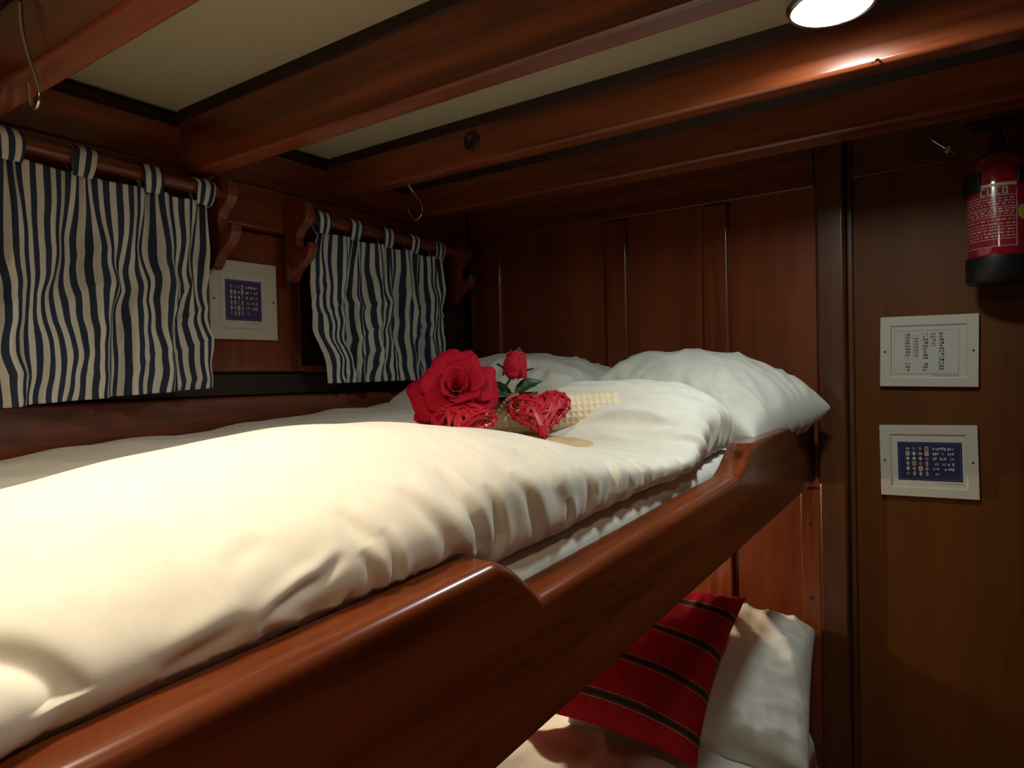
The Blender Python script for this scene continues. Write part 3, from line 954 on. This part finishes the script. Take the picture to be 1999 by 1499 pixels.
# wrapped label : rows, rules, and lettering
def wrap(mb, a0, a1, z0, z1, r, mi, n=8):
    vs = []; 
    for k in range(n + 1):
        a = math.radians(a0 + (a1 - a0) * k / n)
        vs += [(EX + r * math.cos(a), EY + r * math.sin(a), z0), (EX + r * math.cos(a), EY + r * math.sin(a), z1)]
    mb.add(vs, [(2 * k, 2 * k + 2, 2 * k + 3, 2 * k + 1) for k in range(n)], mi)
LA0, LA1 = 192.0, 304.0
ml = MB(); rl = ER + .0005
wrap(ml, LA0, LA1, 1.838, 1.968, rl, 0, 40)
r2 = ER + .0009
wrap(ml, LA0, LA1, 1.958, 1.964, r2, 2, 40)
for z in (1.9385, 1.916, 1.897, 1.877, 1.853, 1.8385):
    wrap(ml, LA0, LA1, z, z + .0014, r2, 1, 40)
wrap(ml, LA1 - 2.2, LA1, 1.838, 1.952, r2, 1, 3)
rnd = random.Random(8)
for (zt, zb3, rows) in ((1.936, 1.920, 3), (1.915, 1.900, 3), (1.895, 1.880, 2), (1.875, 1.856, 3)):
    for k in range(rows):
        z = zt - (zt - zb3) * (k + .5) / rows
        a = LA0 + 3
        while a < LA1 - 8:
            l = rnd.uniform(3, 9); wrap(ml, a, min(a + l, LA1 - 5), z - .0011, z + .0011, r2, 1 if rnd.random() < .7 else 2, 3); a += l + rnd.uniform(1.5, 5)
GL = {'C': ['111', '100', '100', '100', '111'], 'L': ['100', '100', '100', '100', '111'], 'E': ['111', '100', '110', '100', '111'], 'O': ['111', '101', '101', '101', '111']}
a = 236.0
for ch in 'CLEO':
    for r, row in enumerate(GL[ch]):
        for cidx, bit in enumerate(row):
            if bit == '1':
                wrap(ml, a + cidx * 3.4, a + cidx * 3.4 + 3.5, 1.9565 - (r + 1) * .0031, 1.9565 - r * .0031 + .0001, r2, 1, 2)
    a += 13.5
ml.build('label', [M['label_red'], M['label_white'], M['label_yellow']], ext, smooth=True)
m = MB()
for k in range(1):
    vs = [(0, 0)] + [(0.016 * math.cos(2 * PI * j / 24), 0.016 * math.sin(2 * PI * j / 24)) for j in range(24)]
    P3 = []
    for (du, dz) in vs:
        a = math.radians(322) + du / ER
        P3.append((EX + (ER + .0008) * math.cos(a), EY + (ER + .0008) * math.sin(a), 1.905 + dz))
    m.add(P3, [(0, j + 1, (j + 1) % 24 + 1) for j in range(24)])
m.build('emblem', M['emblem'], ext)

# ---- ceiling lamps
def ceiling_lamp(label, x, y, ztop, zlens, r, lens_mat, watt, colour, spot=None, dome=0.006):
    t = thing('ceiling_lamp', label, 'lamp', (x, y, ztop))
    T = Matrix.Translation((x, y, 0))
    m = MB(); m.lathe([(0, ztop), (r + 0.006, ztop), (r + 0.010, ztop - 0.006), (r + 0.006, zlens + 0.010), (r + 0.003, zlens + 0.002), (r - 0.001, zlens + 0.001), (r - 0.002, zlens + 0.008)], 56, mat=T)
    m.build('housing', M['chrome'], t, smooth=True)
    m = MB(); m.lathe([(r - 0.0025, zlens + 0.0065), (r - 0.003, zlens + 0.002), (r * 0.8, zlens - dome * 0.36), (r * 0.4, zlens - dome * 0.84), (0, zlens - dome)], 56, mat=T)
    m.build('lens', lens_mat, t, smooth=True)
    ld = bpy.data.lights.new('lamp_light', 'AREA'); ld.shape = 'DISK'; ld.size = r * 1.8; ld.energy = watt; ld.color = colour
    if spot: ld.spread = math.radians(spot)
    lo = bpy.data.objects.new('lamp_light', ld); COL.objects.link(lo); lo.location = (0, 0, zlens - ztop - dome - 0.004)
    lo.parent = t
    return t


ceiling_lamp('round white lit ceiling lamp between the beams at the upper right', -0.182, 1.092, CZ - 0.0005, 2.122, 0.056, M['lamp_cool'], SEEN_LAMP_W, (0.86, 1.0, 0.98))
ceiling_lamp('round warm ceiling lamp above the near end of the upper bunk', -0.52, 0.21, CZ - 0.0005, 2.13, 0.085, M['lamp_warm'], NEAR_LAMP_W, (1.0, 0.85, 0.64), 140)
ceiling_lamp('small warm ceiling lamp over the gangway above the viewer', 0.03, 0.215, CZ - 0.0005, 2.088, 0.042, M['lamp_bright'], GANGWAY_LAMP_W, (1.0, 0.72, 0.45), dome=0.026)

# reading lamp in the lower bunk
rl_ = thing('reading_lamp', 'small reading lamp under the upper bunk shining on the lower pillow', 'lamp', (-0.92, 1.46, 1.305))
m = MB(); m.lathe([(0, 1.297), (0.028, 1.297), (0.032, 1.280), (0.034, 1.262), (0.031, 1.262), (0.029, 1.270)], 32, mat=Matrix.Translation((-0.92, 1.46, 0.011)))
m.build('housing', M['chrome'], rl_, smooth=True)
m = MB(); m.lathe([(0.0285, 1.268), (0.02, 1.266), (0, 1.265)], 32, mat=Matrix.Translation((-0.92, 1.46, 0.011)))
m.build('lens', M['lamp_warm'], rl_, smooth=True)
ld = bpy.data.lights.new('lamp_light', 'POINT'); ld.shadow_soft_size = 0.018; ld.energy = READING_LAMP_W; ld.color = (1.0, 0.84, 0.56)
lo = bpy.data.objects.new('lamp_light', ld); COL.objects.link(lo); lo.location = (0, 0, -0.062); lo.parent = rl_

# ---- hooks
def wire(name, label, cat, pts, r, mat, loc, part='wire'):
    m = MB(); m.tube(pts, r, 10)
    o = m.build(name, mat, smooth=True)
    return tag(o, label, cat)


def smooth_path(P, n=8):
    P = np.array(P, float); t = np.linspace(0, 1, n * (len(P) - 1) + 1)
    return [tuple(p) for p in catmull(P, t)]


# big hook under the nearest beam, hanging from a staple
wire('wire_hook', 'long steel wire hook hanging from the nearest beam at top left', 'hook',
     smooth_path([(-1.102, 0.405, 2.142), (-1.096, 0.403, 2.125), (-1.087, 0.401, 2.09), (-1.066, 0.401, 2.045), (-1.047, 0.401, 2.012), (-1.040, 0.401, 1.990), (-1.048, 0.401, 1.976), (-1.062, 0.401, 1.980), (-1.070, 0.401, 1.998), (-1.072, 0.401, 2.012)]), 0.0028, M['steel'], None)
wire('staple', 'small steel staple fixed to the nearest beam above the long hook', 'staple',
     smooth_path([(-1.110, 0.4145, 2.150), (-1.110, 0.402, 2.150), (-1.102, 0.397, 2.136), (-1.092, 0.402, 2.142), (-1.090, 0.4145, 2.146)]), 0.0022, M['steel'], None)
wire('wire_hook', 'thin steel J hook under the beam beside the farther curtain', 'hook',
     smooth_path([(-1.178, 1.262, 2.081), (-1.172, 1.275, 2.062), (-1.160, 1.283, 2.040), (-1.155, 1.285, 2.020), (-1.163, 1.285, 2.003), (-1.178, 1.285, 1.998), (-1.193, 1.285, 2.010), (-1.202, 1.285, 2.027)]), 0.0019, M['steel'], None)
t = thing('door_hook', 'small steel hook and eye beside the fire extinguisher under the last beam', 'hook', (-0.06, 1.70, 2.04))
m = MB(); m.tube(smooth_path([(-0.092, 1.640, 2.079), (-0.090, 1.640, 2.064), (-0.078, 1.642, 2.052), (-0.064, 1.645, 2.040), (-0.056, 1.648, 2.034), (-0.050, 1.660, 2.030), (-0.040, 1.70, 2.022), (-0.035, 1.770, 2.018), (-0.034, 1.809, 2.017)]), 0.0018, 8)
m.build('hook', M['steel'], t, smooth=True)
m = MB(); m.tube([(-0.063 + 0.005 * math.cos(a), 1.644, 2.039 + 0.005 * math.sin(a)) for a in np.linspace(0, 2 * PI, 17)[:-1]], 0.0018, 8, closed=True)
m.build('eye', M['steel'], t, smooth=True)
wire('screw_hook', 'tiny bright screw hook on the beam below the lit lamp', 'hook',
     smooth_path([(-0.134, 1.2265, 2.082), (-0.137, 1.216, 2.083), (-0.142, 1.213, 2.081), (-0.146, 1.217, 2.080)]), 0.0018, M['steel'], None)

# ---- towels in the hollow of the duvet
TA = Vector((0.80, 0.60, 0.04)).normalized()       # axis of the rolled towel
TC = Vector((-0.705, 1.105, 1.526))
tn = Vector((-TA.y, TA.x, 0)).normalized(); tu = TA.cross(tn).normalized()
if tu.z < 0: tu = -tu
def towel_roll():
    m = MB(); L = 0.30; n_a, n_l = 132, 190; R = 0.0375
    vs = []
    for i in range(n_l + 1):
        l = -L / 2 + L * i / n_l
        for j in range(n_a):
            a = 2 * PI * j / n_a
            plain_zone = 0.5 < a < 1.9
            wv = 0.0 if plain_zone else 0.0021 * max(abs(math.cos(l * PI / 0.0115)), abs(math.cos(a * 10.5)) ) ** 6
            endr = 1 - 0.12 * sstep(L / 2 - 0.012, L / 2, abs(l)) ** 2
            r = (R + wv) * endr * (1 + 0.02 * math.sin(2 * a + 1) + .01 * nz(l * 12, a))
            vs.append(TC + TA * l + (tn * math.cos(a) * 1.05 + tu * math.sin(a)) * r)
    fs = [(i * n_a + j, i * n_a + (j + 1) % n_a, (i + 1) * n_a + (j + 1) % n_a, (i + 1) * n_a + j) for i in range(n_l) for j in range(n_a)]
    # spiral ends
    m.add(vs, fs)
    for sg in (-1, 1):
        base = n_l * n_a if sg > 0 else 0
        rings = [[base + j for j in range(n_a)]]
        for k in range(1, 15):
            f = 1 - k / 15.0
            idxs = []
            for j in range(n_a):
                a = 2 * PI * j / n_a
                dep = 0.0035 * math.cos(2 * PI * (k / 3.6 + a / (2 * PI)))
                p = TC + TA * (sg * (L / 2 + dep - 0.001)) + (tn * math.cos(a) * 1.05 + tu * math.sin(a)) * R * 0.87 * f
                idxs.append(len(m.v)); m.v.append(tuple(p))
            rings.append(idxs)
        for k in range(len(rings) - 1):
            for j in range(n_a):
                m.f.append((rings[k][j], rings[k][(j + 1) % n_a], rings[k + 1][(j + 1) % n_a], rings[k + 1][j])); m.m.append(0)
        m.f.append(tuple(rings[-1])); m.m.append(0)
    return m


tag(towel_roll().build('rolled_towel', M['towel'], smooth=True), 'cream waffle towel rolled up behind the wicker hearts', 'towel')


def slab_pillow(name, mat, c, ax, L, Wd, H, label):
    ax = Vector(ax).normalized(); sd = Vector((-ax.y, ax.x, 0)).normalized(); up = Vector((0, 0, 1))
    m = MB(); n = 48; k = 60
    vs = []
    for i in range(k + 1):
        l = 2 * i / k - 1
        e = (1 - abs(l) ** 6) ** 0.5
        for j in range(n):
            a = 2 * PI * j / n
            ca, sa = math.cos(a), math.sin(a)
            q = (abs(ca) ** 3 + abs(sa) ** 3) ** (-1 / 3)
            rr = max(0.02, e)
            p = Vector(c) + ax * (l * L / 2) + sd * ca * q * Wd / 2 * rr + up * (sa * q * H / 2 * rr + 0.002 * nz(l * 6, a))
            vs.append(p)
    fs = [(i * n + j, i * n + (j + 1) % n, (i + 1) * n + (j + 1) % n, (i + 1) * n + j) for i in range(k) for j in range(n)]
    fs += [tuple(range(n))[::-1], tuple(range(k * n, k * n + n))]
    m.add(vs, fs)
    return tag(m.build(name, mat, smooth=True), label, 'towel')


slab_pillow('folded_towel', M['towel2'], (-0.690, 1.045, 1.474), (0.80, 0.60, -0.03), 0.31, 0.13, 0.034, 'flat folded tan towel under the cream rolled towel')


# ---- wicker hearts
def heart2(a):
    x = 16 * math.sin(a) ** 3; y = 13 * math.cos(a) - 5 * math.cos(2 * a) - 2 * math.cos(3 * a) - math.cos(4 * a)
    return x / 17.0, (y + 2.5) / 17.0


def wicker_heart(label, M4, size, seed, cord=False):
    t = bpy.data.objects.new('wicker_heart', None); COL.objects.link(t)
    t.empty_display_size = 0.03
    loc = M4 @ Vector((0, 0, 0)); t.location = loc; parent_mats[t.name] = Matrix.Translation(loc)
    tag(t, label, 'heart', 'red wicker hearts on the towel')
    rnd = random.Random(seed)
    hs = size / 2; th = size * 0.17
    def P(x, y, z): return M4 @ Vector((x, y, z))
    m = MB()
    rim = [P(*(c * hs for c in heart2(2 * PI * k / 64)), 0) for k in range(64)]
    m.tube(rim, size * 0.045, 8, closed=True)
    m.build('rim', M['wicker'], t, smooth=True)
    def strip(p0, p1, side, off, wd):
        m = MB(); n = 8; vs = []
        d = Vector((p1[0] - p0[0], p1[1] - p0[1], 0)); ln_ = d.length
        if ln_ < 1e-4: return
        s = Vector((-d.y, d.x, 0)) / ln_
        tw = rnd.uniform(-.25, .25)
        for k in range(n + 1):
            f = k / n
            z = side * (th * (math.sin(PI * f) ** 0.55) * min(1, ln_ / (hs * 1.1)) + off + size * .02)
            b = Vector((p0[0], p0[1], 0)) + d * f + s * (0.06 * hs * math.sin(PI * f) * tw * 2)
            nx = s * (wd / 2); zt = Vector((0, 0, .0008))
            tl = Vector((0, 0, wd * .5 * tw))
            for q in (-nx - zt - tl, nx - zt + tl, nx + zt + tl, -nx + zt - tl):
                v = b + q; vs.append(P(v.x, v.y, v.z + z))
        fs = [(0, 1, 2, 3), tuple(n * 4 + k for k in (3, 2, 1, 0))]
        for k in range(n):
            for j in range(4):
                fs.append((k * 4 + j, k * 4 + (j + 1) % 4, (k + 1) * 4 + (j + 1) % 4, (k + 1) * 4 + j))
        m.add(vs, fs); m.build('strip', M['wicker'], t)
    outl = [heart2(2 * PI * k / 240) for k in range(240)]
    cum = [0.0]
    for k in range(240):
        q0, q1 = outl[k], outl[(k + 1) % 240]
        cum.append(cum[-1] + math.hypot(q1[0] - q0[0], q1[1] - q0[1]))
    def ang(f):
        f = (f % 1.0) * cum[-1]
        k = max(i for i in range(240) if cum[i] <= f)
        return 2 * PI * (k + (f - cum[k]) / max(1e-9, cum[k + 1] - cum[k])) / 240
    cnt = 0
    while cnt < 44:
        f0 = rnd.random(); a = ang(f0); b = ang(f0 + rnd.uniform(0.22, 0.62))
        if b < .25 or b > 2 * PI - .25: continue
        p0, p1 = heart2(a), heart2(b)
        mx_, my_ = (p0[0] + p1[0]) / 2, (p0[1] + p1[1]) / 2
        if abs(mx_) < .22 and my_ > 0.40: continue
        strip((p0[0] * hs, p0[1] * hs), (p1[0] * hs, p1[1] * hs), 1 if cnt < 34 else -1, rnd.uniform(-.12, .12) * th, size * rnd.uniform(.036, .060)); cnt += 1
    # short binding strips round the rim
    for k in range(26):
        a = 2 * PI * (k + .3) / 26
        p = Vector((*heart2(a), 0)) * hs
        q = (Vector((*heart2(a + .03), 0)) * hs - p).normalized(); nrm = Vector((-q.y, q.x, 0))
        ring = []
        for j in range(10):
            b = 2 * PI * j / 10
            ring.append((p + nrm * math.cos(b) * size * .058 + Vector((0, 0, math.sin(b) * size * .058))))
        m = MB(); vs = []
        for r in ring:
            for e in (-1, 1):
                v = r + q * e * size * .018; vs.append(P(v.x, v.y, v.z))
        m.add(vs, [(2 * j, 2 * j + 1, (2 * j + 3) % 20, (2 * j + 2) % 20) for j in range(10)])
        m.build('binding', M['wicker'], t, solid=0.001)
    if cord:
        mb = MB()
        a = Vector((-0.66 * hs, 0.78 * hs, 0.012)); b = Vector((-1.42 * hs, 0.10 * hs, 0.010))
        for k in range(9):
            p = a.lerp(b, k / 8.0) + Vector((0, 0.010 * math.sin(k * .4), 0))
            c = P(*p)
            bm = bmesh.new(); bmesh.ops.create_icosphere(bm, subdivisions=2, radius=size * .035)
            mb.add([c + v.co for v in bm.verts], [tuple(v.index for v in f.verts) for f in bm.faces]); bm.free()
        mb.build('beaded_cord', M['bead'], t, smooth=True)['label'] = 'red and gold beaded hanging cord'
    return t


def basis(xax, yax, loc):
    x = Vector(xax).normalized(); y = (Vector(yax) - x * Vector(yax).dot(x)).normalized(); z = x.cross(y)
    return Matrix((( x.x, y.x, z.x, loc[0]), (x.y, y.y, z.y, loc[1]), (x.z, y.z, z.z, loc[2]), (0, 0, 0, 1)))


wicker_heart('red wicker heart leaning upright against the rolled towel, wholly in view', basis((0.80, 0.58, 0.10), (-0.40, 0.45, 0.66), (-0.665, 1.045, 1.530)), 0.112, 4, True)
wicker_heart('red wicker heart lying below the rose, half hidden by the duvet', basis((0.83, 0.52, -0.06), (-0.45, 0.62, 0.40), (-0.722, 0.890, 1.522)), 0.110, 11)

# ---- artificial rose
RC = Vector((-0.766, 0.934, 1.574))          # base of the bloom
axis = Vector((0.50, -0.72, 0.42)).normalized()
rx = Vector((0, 0, 1)).cross(axis).normalized(); ry = axis.cross(rx)
RM = Matrix(((rx.x, ry.x, axis.x, RC.x), (rx.y, ry.y, axis.y, RC.y), (rx.z, ry.z, axis.z, RC.z), (0, 0, 0, 1)))
RM = RM @ Matrix.Scale(0.87, 4)
rose = thing('rose', 'large red artificial rose with a bud and green leaves on the upper bunk', 'flower', tuple(RC))
rnd = random.Random(3)


def petal(name, parent, MM, phi, half, r0, r1, h, curl, mat, seed, nu=16, nv=14, lean=0.0):
    m = MB()
    def fn(u, v):
        uu = 2 * u - 1
        top = 1 - 0.16 * abs(uu) ** 3 + 0.06 * nz(uu * 2.2, seed) * v
        vv = v * top
        a = phi + uu * half * (0.45 + 0.62 * min(1, vv * 1.6))
        r = r0 + (r1 - r0) * vv ** 1.25
        z = h * vv
        if vv > 0.62:
            q = (vv - 0.62) / 0.38
            r += curl * q * q * (1 + 0.5 * nz(uu * 2, seed + 3)); z -= curl * 0.55 * q * q
        ruff = 0.17 * r1 * nz(uu * 2.6 + seed, vv * 3.0, seed) * vv
        r += ruff; z += ruff * 0.7 + lean * (1 - abs(uu)) * vv
        return MM @ Vector((r * math.cos(a), r * math.sin(a), z))
    m.grid(fn, nu, nv)
    return m.build(name, mat, parent, smooth=True, solid=0.0009)


k = 0
for (n, r0, r1, h, curl, half, ph0, tilt) in ((2, .001, .008, .040, .0, 1.5, 0.2, 3), (3, .002, .017, .050, .002, 1.25, .9, 5), (4, .003, .029, .050, .006, 1.05, .1, 8),
                                             (4, .005, .042, .046, .012, 1.05, .7, 10), (5, .008, .056, .036, .019, .88, .35, 11), (4, .010, .066, .024, .022, 1.0, .15, 10)):
    for i in range(n):
        ph = ph0 + 2 * PI * i / n + rnd.uniform(-.30, .30)
        TM = RM @ Matrix.Rotation(math.radians(rnd.uniform(-tilt, tilt)), 4, 'X') @ Matrix.Rotation(math.radians(rnd.uniform(-tilt, tilt)), 4, 'Y')
        petal('petal', rose, TM, ph, half * rnd.uniform(.85, 1.15), r0, r1 * rnd.uniform(.86, 1.10), h * rnd.uniform(.90, 1.10), curl * rnd.uniform(.4, 1.7), M['rose'], 1.7 * k + .3); k += 1
# drooping petal toward the duvet, and the curled tip standing up behind
petal('petal', rose, RM, math.radians(236), .55, .012, .090, .010, .014, M['rose'], 77.0)
petal('petal', rose, RM, math.radians(104), .30, .020, .086, .016, .002, M['rose'], 81.0)
# stem, bud, leaves
BC = Vector((-0.723, 1.048, 1.620))
m = MB(); m.tube(smooth_path([tuple(RC - axis * 0.001), tuple(RC - axis * 0.03 + Vector((.01, .01, -.005))), (-0.760, 0.985, 1.560), (-0.735, 1.035, 1.566), (-0.700, 1.090, 1.568)]), 0.003, 8)
m.tube(smooth_path([(-0.748, 1.010, 1.563), (-0.742, 1.032, 1.572), tuple(BC - Vector((0.004, 0.002, 0.020)))]), 0.0024, 8)
m.build('stem', M['leaf'], rose, smooth=True)
bx = basis((0.82, 0.57, 0.0), (-0.40, 0.56, -0.10), tuple(BC - Vector((0, 0, 0.026))))
BM = Matrix.Translation(BC - Vector((0.002, 0, 0.024))) @ Matrix.Rotation(0.18, 4, 'Y') @ Matrix.Diagonal((1.32, 1.32, 1.12, 1))
bud = MB(); bud.lathe([(0.0, 0.0), (0.010, 0.002), (0.016, 0.012), (0.017, 0.024), (0.013, 0.036), (0.007, 0.042), (0.0, 0.043)], 20, mat=BM)
bud = bud.build('bud', M['bud'], rose, smooth=True)
for i in range(6):
    petal('petal', bud, BM @ Matrix.Translation((0, 0, .004)), i * 2 * PI / 5 + .2, .85, .0185 if i < 3 else .0165, .0125 if i < 3 else .0085, .040 if i < 3 else .044, .001, M['bud'], 40 + i * 1.3, 10, 10)
for i, an in enumerate((0.75, -2.65, 2.2)):
    petal('sepal', bud, BM @ Matrix.Translation((0, 0, -0.003)), an, .34, .006, .0235, .026, .004, M['leaf'], 60 + i, 6, 8)


def leaf(tip, base, wd, up, seed):
    m = MB(); b = Vector(base); t = Vector(tip); d = t - b
    s = d.cross(Vector(up)).normalized(); u_ = s.cross(d).normalized()
    def fn(u, v):
        uu = 2 * u - 1
        prof = math.sin(PI * min(1, v * .97 + .02) ** .8) ** .8
        p = b + d * v + s * uu * wd / 2 * prof * (1 + 0.06 * math.sin(v * 40)) + u_ * (0.22 * wd * abs(uu) * prof + 0.14 * d.length * math.sin(PI * v) * .6 + .002 * nz(uu * 2, v * 4, seed))
        return p
    m.grid(fn, 10, 18)
    return m.build('leaf', M['leaf'], rose, smooth=True, solid=0.0008)


leaf((-0.690, 1.092, 1.590), (-0.722, 1.050, 1.567), 0.030, (0.3, -0.6, 0.8), 1)
leaf((-0.775, 0.992, 1.575), (-0.728, 1.045, 1.566), 0.036, (0.4, -0.6, 0.6), 2)
leaf((-0.760, 0.990, 1.540), (-0.722, 1.050, 1.558), 0.030, (0.4, -0.7, 0.5), 3)
leaf((-0.728, 1.075, 1.655), (-0.734, 1.070, 1.630), 0.014, (0.6, -0.8, 0.1), 4)

# ---- lower bunk bedding
def lower_bed(u, v):
    x = -1.40 + u * 1.06; y = -0.4 + v * 2.15
    edge = min((x + 1.42) / 0.06, (-0.325 - x) / 0.09, 1)
    e = math.sqrt(max(0, 1 - (1 - max(0, min(1, edge))) ** 2))
    z = 0.66 + 0.155 * e + 0.030 * nz(x * 4, y * 3.5, 2) + 0.010 * (ridge(x * 8 + y * 3, y * 5 - x * 3, 1.0, 2.5) - .2) + 0.004 * ridge(x * 20 + y * 6, y * 8, 6, 2)
    z += 0.03 * sstep(1.2, 0.95, y)
    z -= 0.13 * sstep(1.66, 1.74, y)
    return (x, y, max(z, 0.645))


m = MB(); m.grid(lower_bed, 170, 300)
# close the underside
Kx, Kv = 171, 301
border = [i * Kv for i in range(Kx)] + [(Kx - 1) * Kv + j for j in range(1, Kv)] + [i * Kv + Kv - 1 for i in range(Kx - 2, -1, -1)] + [j for j in range(Kv - 2, 0, -1)]
low_ids = []
for b in border:
    x, y, z = m.v[b]; low_ids.append(len(m.v)); m.v.append((x, y, 0.641))
nb = len(border)
for k in range(nb):
    j = (k + 1) % nb
    m.f.append((border[k], border[j], low_ids[j], low_ids[k])); m.m.append(0)
m.f.append(tuple(low_ids)); m.m.append(0)
tag(m.build('duvet', M['sheet'], smooth=True), 'rumpled white duvet covering the lower bunk under the red cushion', 'duvet')

p3 = pillow('pillow', 0.50, 0.40, 0.27, M['pillow'], TRS((-0.570, 1.550, 0.892), 9, 24, 2), 9.2, wr=0.022, power=0.34, pinch=0.02)
tag(p3, 'white pillow on the lower bunk behind the red striped cushion', 'pillow')
p4 = pillow('cushion', 0.41, 0.37, 0.17, M['cushion'], TRS((-0.648, 1.372, 0.990), -3, 41, 0), 3.3, wr=0.006, power=0.5, pinch=0.10, uvs=True)
tag(p4, 'red cushion with dark woven stripes propped up on the lower bunk', 'cushion')
